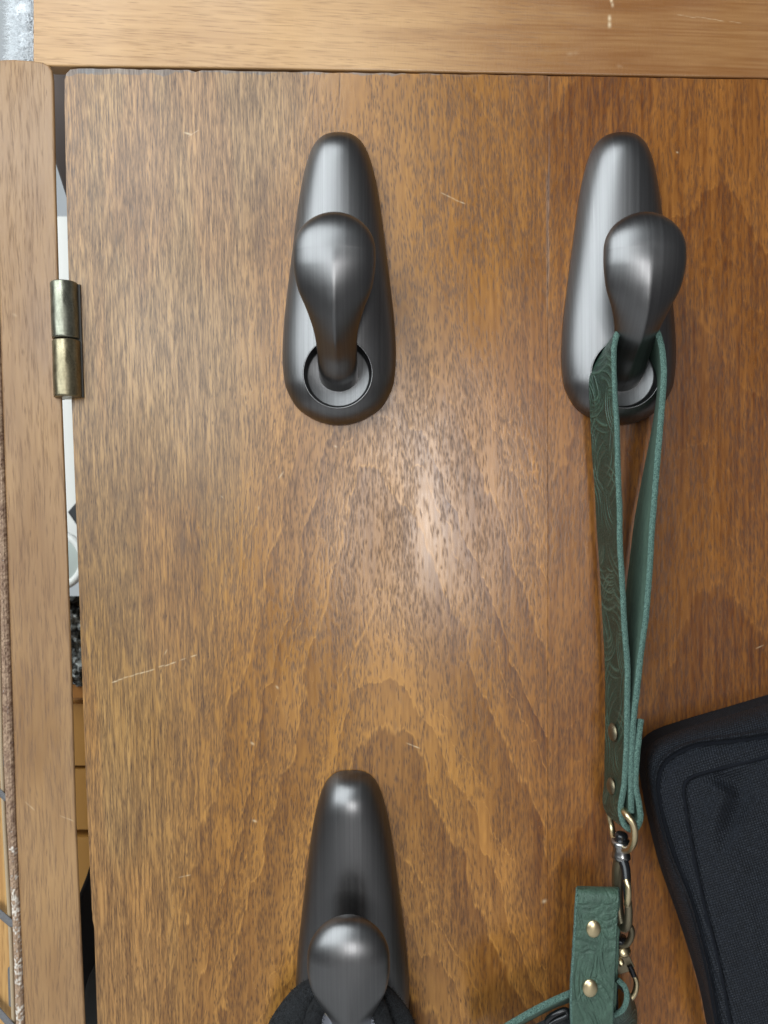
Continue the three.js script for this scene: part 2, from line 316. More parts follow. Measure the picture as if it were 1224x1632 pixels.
function domeZ(x, y) {
  const w = halfW(y), r = w < 1e-6 ? 1 : clamp(Math.abs(x) / w), yn = clamp((y - YB) / (YT - YB));
  const eb = yn < 0.17 ? Math.sqrt(Math.max(0, 1 - (1 - yn / 0.17) ** 2.6)) : 1, et = yn > 0.86 ? Math.sqrt(Math.max(0, 1 - ((yn - 0.86) / 0.14) ** 2.6)) : 1;
  return 1.2 * MM + PH * eb * et * Math.pow(Math.max(0, 1 - Math.pow(r, 2.15)), 0.55);
}
const RC = 12.0 * MM;
function grid(nu, nv, f, closeU) {
  const pos = [], uv = [], idx = [];
  for (let j = 0; j <= nv; j++) for (let i = 0; i <= nu; i++) { const p = f(i / nu, j / nv); pos.push(p.x, p.y, p.z); uv.push(p.u ?? i / nu, p.v ?? j / nv); }
  for (let j = 0; j < nv; j++) for (let i = 0; i < nu; i++) { const a = j * (nu + 1) + i, b = a + 1, c = a + nu + 1, d = c + 1; idx.push(a, b, d, a, d, c); }
  const g = new THREE.BufferGeometry(); g.setAttribute('position', new THREE.Float32BufferAttribute(pos, 3)); g.setAttribute('uv', new THREE.Float32BufferAttribute(uv, 2)); g.setIndex(idx); g.computeVertexNormals();
  if (closeU) { const n = g.attributes.normal; for (let j = 0; j <= nv; j++) { const a = j * (nu + 1), b = a + nu; const v = V(n.getX(a) + n.getX(b), n.getY(a) + n.getY(b), n.getZ(a) + n.getZ(b)).normalize(); n.setXYZ(a, v.x, v.y, v.z); n.setXYZ(b, v.x, v.y, v.z); } }
  return g;
}
function plateGeo() {
  const half = outline.getSpacedPoints(140), ring = [...half, ...half.slice(1, -1).reverse().map((p) => V(-p.x, p.y, 0)), half[0].clone()];
  const N = ring.length - 1, M = 56;
  return grid(N, M + 1, (u, v) => {
    const o = ring[Math.round(u * N)], j = Math.round(v * (M + 1)), a = Math.atan2(o.y, o.x);
    const t = j > M ? 1 : 1 - Math.pow(1 - j / M, 2.0);
    const x = mix(RC * Math.cos(a), o.x, t), y = mix(RC * Math.sin(a), o.y, t);
    return { x, y, z: j > M ? 0.5 * MM : (t >= 1 ? 1.2 * MM : domeZ(x, y)), u: x / 0.05, v: y / 0.12 };
  }, true);
}
function socketGeo() {
  const bowl = grid(96, 26, (u, v) => {
    const a = -u * 2 * Math.PI, zr = domeZ(RC * Math.cos(a), RC * Math.sin(a)) - 0.15 * MM;
    const r = RC * mix(1.0, 0.3, Math.pow(v, 1.25)), q = r / RC;
    const z = mix(4.0 * MM + 2.3 * MM * q * q, zr - 0.15 * MM, Math.pow(1 - clamp(v / 0.2), 1.6));
    return { x: r * Math.cos(a), y: r * Math.sin(a), z, u: r * Math.cos(a) / 0.05, v: r * Math.sin(a) / 0.12 };
  }, true);
  bowl.index.array.reverse(); bowl.computeVertexNormals();
  const pts = []; for (let k = 0; k < 64; k++) { const a = k / 64 * 2 * Math.PI; pts.push(V(RC * Math.cos(a), RC * Math.sin(a), domeZ(RC * Math.cos(a), RC * Math.sin(a)) - 0.05 * MM)); }
  const rim = new THREE.TubeGeometry(new THREE.CatmullRomCurve3(pts, true), 140, 0.28 * MM, 8, true);
  return mergeGeometries([bowl, rim]);
}
const ARM = [[-1.5, 0, 6.9, 5.2, 5, 0], [1.3, 8, 6.9, 4.9, 5, 0.15], [6.6, 14.5, 6.8, 4.6, 5, 0.65], [12.2, 20.3, 7.4, 5.7, 5, 1], [18.3, 24.3, 9.4, 6.5, 4.8, 0.9], [24.5, 26.8, 12.0, 6.4, 4.6, 0.6], [31, 28, 13.2, 6.5, 4.6, 0.25], [36, 28.2, 13.3, 6.5, 4.6, 0]];
function armAt(t) {                                                   // t 0..1 along the arm, then the rounded end
  const n = ARM.length - 1, f = clamp(t) * n, i = Math.min(n - 1, Math.floor(f)), u = f - i;
  const g = (k) => ARM[clamp(k, 0, n)], p0 = g(i - 1), p1 = g(i), p2 = g(i + 1), p3 = g(i + 2);
  return p1.map((_, k) => 0.5 * (2 * p1[k] + (p2[k] - p0[k]) * u + (2 * p0[k] - 5 * p1[k] + 4 * p2[k] - p3[k]) * u * u + (3 * p1[k] - p0[k] - 3 * p2[k] + p3[k]) * u ** 3));
}
function armGeo() {
  const NS = 90, NE = 30;
  return grid(88, NS + NE, (uu, v) => {
    const j = Math.round(v * (NS + NE)); let y, z, a, bf, bb, rd, ty, tz;
    if (j <= NS) {
      const t = j / NS, c = armAt(t), e = armAt(Math.min(1, t + 0.01)), e0 = armAt(Math.max(0, t - 0.01));
      [y, z, a, bf, bb, rd] = c; ty = e[0] - e0[0]; tz = e[1] - e0[1];
    } else {
      const ph = (j - NS) / NE * Math.PI / 2, c = armAt(1), cs = Math.max(0, Math.cos(ph));
      y = 36 + 13.0 * Math.sin(ph); z = 28.2 - 1.2 * Math.sin(ph) ** 2; a = c[2] * cs; bf = c[3] * Math.pow(cs, 0.8); bb = c[4] * Math.pow(cs, 0.8); rd = 0; ty = 1; tz = 0;
    }
    const L = Math.hypot(ty, tz) || 1; ty /= L; tz /= L;
    const th = -uu * 2 * Math.PI, cx = Math.cos(th), s = Math.sin(th), w = Math.abs(cx);
    const round = Math.sqrt(Math.max(0, 1 - w * w)), ridge = Math.pow(1 - w, 0.85);
    const n = s > 0 ? bf * mix(round, 0.3 * round + 0.82 * ridge, rd) : -bb * round;
    return { x: a * cx * MM, y: (y - tz * n) * MM, z: (z + ty * n) * MM, u: a * cx * MM / 0.05, v: (y * MM) / 0.12 };
  }, true);
}
const plateG = plateGeo(), sockG = socketGeo(), armG = armGeo();
const padG = (() => { const sh = new THREE.Shape(outline.getSpacedPoints(60).map((p) => new THREE.Vector2(p.x * 0.95, p.y * 0.97)).concat(outline.getSpacedPoints(60).slice(1, -1).reverse().map((p) => new THREE.Vector2(-p.x * 0.95, p.y * 0.97)))); return new THREE.ExtrudeGeometry(sh, { depth: 0.0012, bevelEnabled: false }); })();
const padM = std({ color: lin(0.02, 0.02, 0.02), roughness: 0.95 });  // dark pad added under the plates to deepen their contact shadow
const HG = 'dark metal hooks on the wooden panel';
const hook = thing('wall_hook', 'dark brushed metal hook with nothing on it, left of the hook with the green strap', 'hook', [0, 0, 0], HG);
part('back_plate', plateG, brushM, hook); part('socket', sockG, brushM, hook); part('arm', armG, brushM, hook); part('contact_shadow_pad', padG, padM, hook);
const hooks = [hook];
for (const label of ['dark brushed metal hook with the green leather strap looped over its arm', 'lowest dark metal hook, with black fleece hanging from its arm']) {
  const c = hook.clone(); c.name = numbered('wall_hook'); c.userData = { label, category: 'hook', group: HG }; scene.add(c); hooks.push(c);
}
hooks[0].position.copy(at(541, 603, 0.0002)); hooks[1].position.copy(at(984, 603, 0.0002)); hooks[2].position.copy(at(562.5, 1612, 0.0002));
hooks[2].rotation.z = 0.008; hooks[1].rotation.z = -0.004;

// ---------------------------------------------------------------- green leather
function tooling(W, H, dark, lightC, seedN, dens) {                    // stamped scrolls: lines that catch the wax
  seed = seedN; const b = new Float32Array(W * H);
  for (let n = 0; n < dens; n++) {
    const cx = rnd() * W, cy = rnd() * H, R = rr(0.25, 0.85) * W, a0 = rnd() * 6.3, sp = rr(0.8, 2.2), k = 2 + Math.floor(rnd() * 3);
    for (let m = 0; m < k; m++) {
      const r0 = R * (1 - 0.16 * m), ax = cx + rr(-3, 3), ay = cy + rr(-3, 3), am = rr(0.4, 1), wd = rr(4.5, 9) * W / 256;
      const steps = Math.ceil(r0 * sp / 2);
      for (let q = 0; q < steps; q++) {
        const t = q / steps, a = a0 + sp * t, r = r0 * (1 + 0.35 * t), X = ((ax + r * Math.cos(a)) % W + W) % W, Y = ((ay + r * Math.sin(a)) % H + H) % H;
        stroke(b, W, H, X, Y, -Math.sin(a), Math.cos(a), 2.5, wd, am * Math.sin(Math.PI * Math.min(1, t * 1.1 + 0.05)));
      }
    }
  }
  const col = dataTex(W, H, (i, j) => { const e = b[j * W + i] * 0.75, n = 0.16 * fbm(i / 26, j / 26, 7) + 0.10 * noise(i / 1.7, j / 1.7, 8); return [0, 1, 2].map((k) => enc(mix(dark[k] * (1 + 2 * n), lightC[k], clamp(e * (0.7 + 2 * n))))); }, true);
  const bump = dataTex(W, H, (i, j) => { const v = clamp(0.4 + 0.5 * b[j * W + i] + 0.06 * noise(i / 2.2, j / 2.2, 9) + 0.08 * fbm(i / 12, j / 12, 10)); return [v, v, v]; });
  return { col, bump };
}
const tool1 = tooling(256, 1024, [0.012, 0.036, 0.025], [0.12, 0.21, 0.15], 43, 22);
const leatherDark = std({ map: tool1.col, bumpMap: tool1.bump, bumpScale: 0.0014, roughness: 0.42 });
const tool2 = tooling(256, 512, [0.049, 0.092, 0.065], [0.036, 0.07, 0.05], 97, 20);
const leatherLit = std({ map: tool2.col, bumpMap: tool2.bump, bumpScale: -0.0012, roughness: 0.55 });  // green leather again, painted lighter because the tab faces the light
const suedeT = dataTex(256, 256, (i, j) => { const n = 0.5 * noise(i / 1.4, j / 1.4, 1) + 0.4 * noise(i / 3, j / 7, 2) + 0.4 * fbm(i / 30, j / 40, 3); return [enc(0.072 * (1 + 0.5 * n)), enc(0.125 * (1 + 0.45 * n)), enc(0.09 * (1 + 0.45 * n))]; }, true);
const suede = std({ map: suedeT, roughness: 0.95, bumpMap: suedeT, bumpScale: 0.0003 });
const edgeT = dataTex(256, 256, (i, j) => { const n = 0.7 * noise(i / 1.6, j / 1.6, 4) + 0.5 * noise(i / 4, j / 4, 5); return [enc(clamp(0.074 * (1 + 1.4 * n))), enc(clamp(0.132 * (1 + 1.2 * n))), enc(clamp(0.109 * (1 + 1.2 * n)))]; }, true);
const rawEdge = std({ map: edgeT, roughness: 0.95, bumpMap: edgeT, bumpScale: 0.0006 });
const brass = std({ color: lin(0.62, 0.50, 0.30), metalness: 1, roughness: 0.34 });
const brassOld = std({ color: lin(0.21, 0.175, 0.115), metalness: 1, roughness: 0.48 });
const gun = std({ color: lin(0.30, 0.29, 0.28), metalness: 1, roughness: 0.28 });
const black = std({ color: lin(0.012, 0.012, 0.013), metalness: 0.2, roughness: 0.25 });

// a leather band between a front and a back edge line: outer face, lining, raw edges
function band(front, back, thick, parent, outerM, innerM, vLen, n = 260) {
  const cf = new THREE.CatmullRomCurve3(front, false, 'centripetal'), cb = new THREE.CatmullRomCurve3(back, false, 'centripetal');
  const F = [], B = [], Nn = [], len = [0];
  // same parameter on both lines, points correspond one to one
  for (let i = 0; i <= n; i++) { F.push(cf.getPoint(i / n)); B.push(cb.getPoint(i / n)); if (i) len.push(len[i - 1] + F[i].distanceTo(F[i - 1])); }
  for (let i = 0; i <= n; i++) { const t = F[Math.min(n, i + 1)].clone().sub(F[Math.max(0, i - 1)]), w = B[i].clone().sub(F[i]); Nn.push(t.cross(w).normalize()); }
  for (let i = 0; i <= n; i++) { const q = 0.00035 * noise(len[i] / 0.013, 2, 6); F[i].addScaledVector(Nn[i], q); B[i].addScaledVector(Nn[i], 0.00035 * noise(len[i] / 0.015, 7, 8)); }
  const face = (side) => grid(n, 10, (u, v) => { const i = Math.round(u * n), p = F[i].clone().lerp(B[i], v).addScaledVector(Nn[i], side * thick / 2); return { x: p.x, y: p.y, z: p.z, u: v, v: len[i] / vLen }; });
  const edge = (P, out) => grid(n, 4, (u, v) => {
    const i = Math.round(u * n), w = B[i].clone().sub(F[i]).normalize(), fuzz = 0.00012 * noise(i * 1.7, v * 9 + out * 3, 3);
    const p = P[i].clone().addScaledVector(Nn[i], (v - 0.5) * thick).addScaledVector(w, out * (0.0005 * Math.sqrt(Math.max(0, 1 - (2 * v - 1) ** 2)) + fuzz * 1.4));
    return { x: p.x, y: p.y, z: p.z, u: v * 0.18, v: len[i] / 0.012 };
  });
  part('band', face(1), outerM, parent); part('lining', face(-1), innerM, parent);
  part('raw_edge', edge(F, -1), rawEdge, parent); part('raw_edge', edge(B, 1), rawEdge, parent);
  const cap = (i) => grid(1, 6, (u, v) => { const p = F[i].clone().lerp(B[i], v).addScaledVector(Nn[i], (u - 0.5) * thick); return { x: p.x, y: p.y, z: p.z, u: u * 0.2, v: v * 1.5 }; });
  part('raw_edge', cap(0), rawEdge, parent); part('raw_edge', cap(n), rawEdge, parent);
}
const strap = thing('wrist_strap', 'green tooled leather wrist strap looped over the right hook, with brass clasp below', 'leather strap');
{
  const P = (l) => l.map(([x, y, z]) => at(x, y, z * MM));
  // tail, fold round the ring, left strand up, over the arm, right strand down
  const front = P([[1022, 1146, 27], [1017, 1200, 28], [1014, 1252, 28], [1019, 1282, 28], [1020, 1306, 28], [1010, 1321, 28], [998, 1316, 28], [990, 1292, 28], [995, 1245, 28], [1000, 1140, 28], [999, 1050, 28], [993, 930, 28], [986, 800, 27], [983, 690, 25.5], [979, 590, 23.5], [980, 545, 22], [990, 521, 21], [1017, 512, 21], [1043, 520, 21], [1054, 543, 22], [1057, 580, 23.5], [1051, 680, 25.5], [1043, 790, 27], [1035, 910, 28], [1024, 1030, 28], [1012, 1120, 28], [1008, 1180, 28], [1006, 1240, 28], [1006, 1296, 28]]);
  const back = P([[996, 1146, 7], [991, 1200, 8], [987, 1248, 8], [990, 1270, 8], [991, 1290, 8], [984, 1302, 8], [973, 1298, 8], [965, 1280, 8], [968, 1240, 8], [969, 1140, 8], [968, 1050, 8], [961, 930, 8], [953, 800, 7.5], [946, 690, 8], [943, 605, 9.5], [956, 572, 6.5], [972, 553, 6.5], [1000, 545, 6.5], [1030, 556, 6.5], [1043, 580, 7.5], [1050, 605, 9], [1042, 690, 9], [1022, 790, 8], [1007, 910, 8], [993, 1030, 8], [984, 1120, 8], [981, 1180, 8], [979, 1240, 8], [979, 1290, 8]]);
  band(front, back, 1.9 * MM, strap, leatherDark, suede, 0.08, 420);
  const rivet = (p, dir, r, m, parent) => {
    const pr = [[0, 0.42], [0.35, 0.40], [0.7, 0.30], [0.9, 0.16], [1, 0.02], [1.0, -0.1], [0, -0.1]].map(([x, y]) => new THREE.Vector2(x * r, y * r));
    const g = new THREE.LatheGeometry(pr.reverse(), 28); const k = part('rivet', g, m, parent); k.position.copy(p); k.quaternion.setFromUnitVectors(V(0, 1, 0), dir.clone().normalize()); return k;
  };
  strap.userData.rivet = undefined; delete strap.userData.rivet;
  const out = V(-1, 0, 0.12);
  rivet(at(980.5, 1167, 19.5 * MM).add(V(-0.0008, 0, 0)), out, 0.0030, brassOld, strap);
  rivet(at(978, 1253, 19.5 * MM).add(V(-0.0008, 0, 0)), out, 0.0028, brassOld, strap);
  const ringC = new THREE.CatmullRomCurve3(P([[999, 1299, 31], [1009, 1313, 32], [1011, 1336, 31], [1003, 1353, 26], [989, 1352, 18], [979, 1340, 11], [975, 1320, 7], [971, 1296, 6.5], [977, 1284, 11], [990, 1288, 24]]), true);
  part('ring', new THREE.TubeGeometry(ringC, 100, 1.15 * MM, 12, true), brass, strap);
  // swivel clasp
  const lathe = (pr, a, b, m, name, parent) => { const A = at(...a), B = at(...b), L = A.distanceTo(B); const g = new THREE.LatheGeometry(pr.map(([x, y]) => new THREE.Vector2(x * MM, y * L)), 32); const k = part(name, g, m, parent); k.position.copy(A); k.quaternion.setFromUnitVectors(V(0, 1, 0), B.clone().sub(A).normalize()); return k; };
  const clasp = new THREE.Group(); clasp.name = 'swivel_clasp'; strap.add(clasp);
  lathe([[0, 1], [1.4, 0.98], [2.1, 0.86], [2.2, 0.7], [1.9, 0.6], [2.5, 0.5], [2.6, 0.2], [2.4, 0], [0, 0]], [990, 1352, 0.019], [990, 1326, 0.019], black, 'swivel_pin', clasp);
  lathe([[1.8, 1], [3.0, 0.96], [3.2, 0.8], [2.7, 0.66], [2.6, 0.4], [3.0, 0.28], [3.1, 0.1], [2.4, 0], [0, 0]], [990, 1370, 0.019], [989, 1338, 0.019], gun, 'collar', clasp);
  const tap = (pts, rf, m, name, flat = 1) => {                           // tapered bent bar
    const c = new THREE.CatmullRomCurve3(P(pts)), n = 60, fr = c.computeFrenetFrames(n, false);
    const g = grid(14, n, (u, v) => { const i = Math.round(v * n), p = c.getPointAt(v), a = u * 2 * Math.PI, r = rf(v) * MM; const q = p.addScaledVector(fr.normals[i], r * Math.cos(a)).addScaledVector(fr.binormals[i], r * Math.sin(a) * flat); return { x: q.x, y: q.y, z: q.z }; }, true);
    return part(name, g, m, clasp);
  };
  tap([[989, 1366, 19], [985, 1385, 18], [984, 1420, 17], [987, 1455, 18], [993, 1477, 20], [1000, 1474, 23], [1002, 1450, 24], [1001, 1436, 24]], (v) => mix(2.1, 1.2, v), brassOld, 'clasp_hook');
  tap([[991, 1366, 20], [997, 1385, 22], [999, 1410, 24], [1000, 1434, 24.5]], (v) => mix(1.7, 1.2, v), black, 'gate');
  tap([[998, 1402, 26], [1001, 1412, 27], [1001, 1434, 26.6], [999, 1442, 25]], (v) => 1.0, brass, 'thumb_piece');
}
// ---------------------------------------------------------------- green pouch with brass rivets, hung from the strap's clasp
const pouch = thing('leather_pouch', 'green leather pouch with a riveted tab, hanging below the wrist strap', 'leather pouch');
{
  const P = (l) => l.map(([x, y, z]) => at(x, y, z * MM));
  const L = P([[916.5, 1700, 23], [910, 1600, 24], [914, 1520, 24.5], [918, 1450, 24.5], [919.5, 1426, 24.2], [920, 1419, 22.5], [921, 1418, 19.5], [921, 1440, 18.5], [917, 1560, 18], [915, 1700, 18]]);
  const R = P([[972, 1700, 23], [975.5, 1600, 24], [979, 1520, 24.5], [982.5, 1450, 24.5], [984, 1429, 24.2], [984.5, 1422, 22.5], [985.5, 1421, 19.5], [986, 1440, 18.5], [982, 1560, 18], [976, 1700, 18]]);
  band(L.reverse(), R.reverse(), 2.0 * MM, pouch, leatherLit, suede, 0.05, 160);
  // make sure the tooled face is the outer one: normals are set by the order of the edge lines
  const rivet = (p, r) => { const pr = [[0, 0.36], [0.35, 0.34], [0.7, 0.25], [0.92, 0.13], [1, 0.0], [0.98, -0.1], [0, -0.1]].map(([x, y]) => new THREE.Vector2(x * r, y * r)).reverse(); const k = part('rivet', new THREE.LatheGeometry(pr, 32), brass, pouch); k.position.copy(p); k.quaternion.setFromUnitVectors(V(0, 1, 0), V(0, 0, 1)); return k; };
  rivet(at(946, 1480.5, 25.7 * MM), 0.0026).scale.set(0.92, 1, 1.12); rivet(at(940.5, 1575, 25.4 * MM), 0.0027).scale.set(0.92, 1, 1.12);
  // top edge of the pouch body running down to the left, its dark mouth below
  const f2 = P([[912, 1582, 22], [880, 1597, 24], [840, 1618, 25], [790, 1646, 26], [760, 1664, 26]]), b2 = P([[912, 1592, 6], [880, 1604, 7], [840, 1624, 7], [790, 1652, 7], [760, 1670, 7]]);
  band(f2, b2, 1.9 * MM, pouch, suede, leatherDark, 0.05, 60);
  const mesh = dataTex(64, 64, (i, j) => { const v = 0.5 + 0.4 * Math.sin(i * 0.8) * Math.sin(j * 0.8); return [v, v, v]; });
  const cloth = std({ color: lin(0.018, 0.02, 0.022), roughness: 0.9, bumpMap: mesh, bumpScale: 0.0004 });
  part('mouth', grid(30, 10, (u, v) => { const x = mix(800, 985, u), y = mix(mix(1650, 1560, u), 1720, v), p = at(x, y + 8, (15 + 2 * Math.sin(v * 3)) * MM); return { x: p.x, y: p.y, z: p.z, u: u * 4, v: v * 3 }; }), cloth, pouch);
  const bk = new THREE.CatmullRomCurve3(P([[872, 1627, 19], [882, 1617, 20], [902, 1610, 20], [905, 1616, 20], [886, 1626, 19.5], [874, 1632, 19]]), true);
  part('buckle', new THREE.TubeGeometry(bk, 60, 0.9 * MM, 10, true), black, pouch);
  // the curl of leather on the right of the tab
  const f3 = P([[985, 1561, 22], [996, 1572, 23], [1000, 1590, 23], [995, 1608, 23], [984, 1617, 22], [972, 1622, 21]]), b3 = P([[974, 1561, 8], [996, 1578, 7], [1009, 1598, 6], [1013, 1624, 6], [1010, 1650, 6], [1000, 1680, 6]]);
  band(f3, b3, 1.7 * MM, pouch, leatherDark, leatherDark, 0.05, 60);
  // small clasp and ring behind the tab
  const ring = new THREE.CatmullRomCurve3(P([[996, 1470, 18], [1005, 1478, 18], [1006, 1492, 17], [999, 1504, 16], [989, 1507, 15], [984, 1496, 14], [986, 1480, 16]]), true);
  part('ring', new THREE.TubeGeometry(ring, 70, 1.1 * MM, 12, true), brassOld, pouch);
  const c2 = new THREE.Group(); c2.name = 'small_clasp'; pouch.add(c2);
  const lathe = (pr, a, b, m, name) => { const A = at(...a), B = at(...b), l = A.distanceTo(B); const g = new THREE.LatheGeometry(pr.map(([x, y]) => new THREE.Vector2(x * MM, y * l)), 28); const k = part(name, g, m, c2); k.position.copy(A); k.quaternion.setFromUnitVectors(V(0, 1, 0), B.clone().sub(A).normalize()); };
  lathe([[0, 0], [2.2, 0.02], [2.6, 0.2], [1.9, 0.35], [1.8, 0.6], [2.4, 0.75], [2.3, 0.95], [0, 1]], [990, 1518, 0.014], [987, 1492, 0.014], black, 'swivel_pin');
  lathe([[0, 0], [2.6, 0.02], [3.0, 0.3], [2.7, 0.8], [1.5, 1]], [992, 1520, 0.014], [990, 1506, 0.014], brass, 'collar');
  const sh = new THREE.Shape([[983, 1517], [998, 1515], [1004, 1528], [1009, 1539], [1000, 1546], [984, 1551], [980, 1535]].map(([x, y]) => { const v = at(x, y, 0.015); return new THREE.Vector2(v.x, v.y); }));
  const hp = new THREE.Path(); const hc = at(989, 1534, 0.015); hp.absellipse(hc.x, hc.y, 0.0007, 0.0007, 0, Math.PI * 2); sh.holes.push(hp);
  const pg = new THREE.ExtrudeGeometry(sh, { depth: 0.0012, bevelEnabled: true, bevelSize: 0.0003, bevelThickness: 0.0003, bevelSegments: 3 }); pg.translate(0, 0, 0.0142);
  part('clasp_plate', pg, brassOld, c2);
  lathe([[0, 0], [1.1, 0], [1.25, 0.3], [1.2, 0.8], [0.6, 1], [0, 1]], [989, 1534, 0.0148], [989, 1534, 0.0166], brass, 'clasp_pin');
  const hookC = new THREE.CatmullRomCurve3(P([[1002, 1541, 15], [1008, 1550, 15], [1014, 1564, 14], [1013, 1578, 14], [1006, 1590, 14], [996, 1593, 14]]));
  part('clasp_hook', new THREE.TubeGeometry(hookC, 50, 0.95 * MM, 10), brass, c2);
  const gateC = new THREE.CatmullRomCurve3(P([[1003, 1538, 16.2], [1007, 1546, 16.2], [1010, 1555, 16]]));
  part('gate', new THREE.TubeGeometry(gateC, 20, 0.9 * MM, 10), black, c2);
}
// ---------------------------------------------------------------- black nylon bag
const bag = thing('nylon_bag', 'dark navy woven nylon bag with padded piped edge at the lower right', 'bag');
{
  const weave = (fn) => dataTex(256, 256, fn);
  const wb = weave((i, j) => { const a = i / 8, b = j / 8, par = (Math.floor(a) + Math.floor(b)) & 1, u = (a % 1) - 0.5, v = (b % 1) - 0.5; const h = par ? Math.cos(u * 2.6) * (1 - 1.6 * v * v) : Math.cos(v * 2.6) * (1 - 1.6 * u * u); const q = clamp(0.15 + 0.8 * h + 0.12 * noise(i / 2, j / 2, 3)); return [q, q, q]; });
  const wc = dataTex(256, 256, (i, j) => { const a = i / 8, b = j / 8, par = (Math.floor(a) + Math.floor(b)) & 1, n = 1 + 0.25 * noise(a, b, 5) + 0.25 * noise(i / 2.1, j / 2.1, 6), k = par ? 1.12 : 0.85; return [enc(0.0085 * n * k), enc(0.0105 * n * k), enc(0.0155 * n * k)]; }, true);
  for (const t of [wb, wc]) t.repeat.set(1, 1);
  const nylon = new THREE.MeshPhysicalMaterial({ map: wc, bumpMap: wb, bumpScale: 0.0009, roughness: 0.66, specularIntensity: 0.7 });
  const curve = (l) => new THREE.CatmullRomCurve3(l.map(([x, y]) => V(x, y, 0)), false, 'centripetal');
  const C = [
    curve([[1330, 1076], [1224, 1107], [1164, 1125], [1080, 1150], [1040, 1165], [1024, 1178], [1017, 1196], [1023, 1256], [1048, 1368], [1081, 1463], [1114, 1572], [1126, 1632], [1140, 1700]]),
    curve([[1330, 1150], [1224, 1172], [1164, 1180], [1106, 1187], [1072, 1203], [1057, 1217], [1048, 1240], [1048, 1268], [1070, 1354], [1099, 1426], [1128, 1535], [1146, 1632], [1160, 1700]]),
    curve([[1330, 1184], [1224, 1205], [1170, 1218], [1125, 1229], [1103, 1236], [1091, 1246], [1088, 1262], [1091, 1285], [1099, 1336], [1117, 1426], [1143, 1530], [1163, 1632], [1176, 1700]]),
    curve([[1335, 1250], [1310, 1260], [1300, 1270], [1290, 1280], [1280, 1290], [1270, 1300], [1262, 1310], [1260, 1330], [1262, 1380], [1268, 1450], [1275, 1540], [1285, 1640], [1295, 1700]])];
  const N = 300, cols = [[0, 4], [0, 9], [0, 12], [1, 20], [2, 24], [3, 27]];
  const M = 120;
  const bz = (s) => s < 1 ? mix(9, 29, Math.sqrt(1 - (1 - s) ** 2)) : s < 2 ? mix(29, 31.5, s - 1) : mix(31.5, 33, sm(2, 2.5, s));
  const g = grid(N, M, (u, v) => {
    const s = v * 3, i = Math.min(2, Math.floor(s)), t = s - i, a = C[i].getPoint(u), b = C[i + 1].getPoint(u); if (i === 0) a.set(612 + (a.x - 612) * 1.03, 816 + (a.y - 816) * 1.03, 0);
    const x = mix(a.x, b.x, t), y = mix(a.y, b.y, t);
    let z = bz(s);
    z += 2.3 * Math.exp(-(((s - 0.88) / 0.09) ** 2)) - 2.4 * Math.exp(-(((s - 1.04) / 0.05) ** 2)) + 1.0 * Math.exp(-(((s - 1.5) / 0.3) ** 2)) - 1.7 * Math.exp(-(((s - 2.02) / 0.025) ** 2));
    if (s > 2) {                                                        // slack cloth: a dent with folds running to it
      const k = sm(2, 2.25, s), dx = x - 1150, dy = y - 1270, q = Math.hypot(dx, dy), an = Math.atan2(dy, dx);
      const a1 = (dx - 4) * 0.87 + (dy + 30) * 0.5, b1 = -(dx - 4) * 0.5 + (dy + 30) * 0.87, a2 = (dx - 20) * 0.35 - (dy - 25) * 0.94, b2 = (dx - 20) * 0.94 + (dy - 25) * 0.35;
      z += 1.0 * k * (-3.4 * Math.exp(-((a1 / 34) ** 2 + (b1 / 22) ** 2)) + 2.2 * Math.exp(-((a1 / 40) ** 2 + ((b1 - 20) / 11) ** 2)) - 3.6 * Math.exp(-((a2 / 48) ** 2 + (b2 / 24) ** 2)) + 2.4 * Math.exp(-((a2 / 52) ** 2 + ((b2 + 24) / 15) ** 2)) + 1.6 * Math.exp(-((a2 / 40) ** 2 + ((b2 - 22) / 12) ** 2)) + 1.6 * fbm(x / 60, y / 80, 4));
    } else z += 0.5 * fbm(x / 40, y / 40, 6);
    const p = at(x, y, z * MM); return { x: p.x, y: p.y, z: p.z, u: (0.955 * p.x + 0.297 * p.y + 0.45 * p.z) / 0.026, v: (-0.297 * p.x + 0.955 * p.y - 0.55 * p.z) / 0.026 };
  });
  g.index.array.reverse(); g.computeVertexNormals();
  part('shell', g, nylon, bag);
  const side = grid(N, 3, (u, v) => { const a = C[0].getPoint(u), q = at(a.x, a.y, 1 * MM), p = V(q.x, q.y, mix(1, 9, v) * MM); return { x: p.x, y: p.y, z: p.z, u: u * 12, v: v * 0.3 }; });
  part('gusset', side, nylon, bag);
  const stitch = new THREE.MeshPhysicalMaterial({ color: lin(0.007, 0.008, 0.011), roughness: 1, specularIntensity: 0.3 });
  for (const [ci, zz] of [[1, 30.0], [2, 31.9]]) {
    const pts = []; for (let k = 0; k <= 60; k++) { const a = C[ci].getPoint(k / 60); pts.push(at(a.x, a.y, (zz - (ci === 1 ? 1.6 : 1.2)) * MM)); }
    part('piping', new THREE.TubeGeometry(new THREE.CatmullRomCurve3(pts), 240, ci === 1 ? 0.0013 : 0.0009, 8), stitch, bag);
  }
}
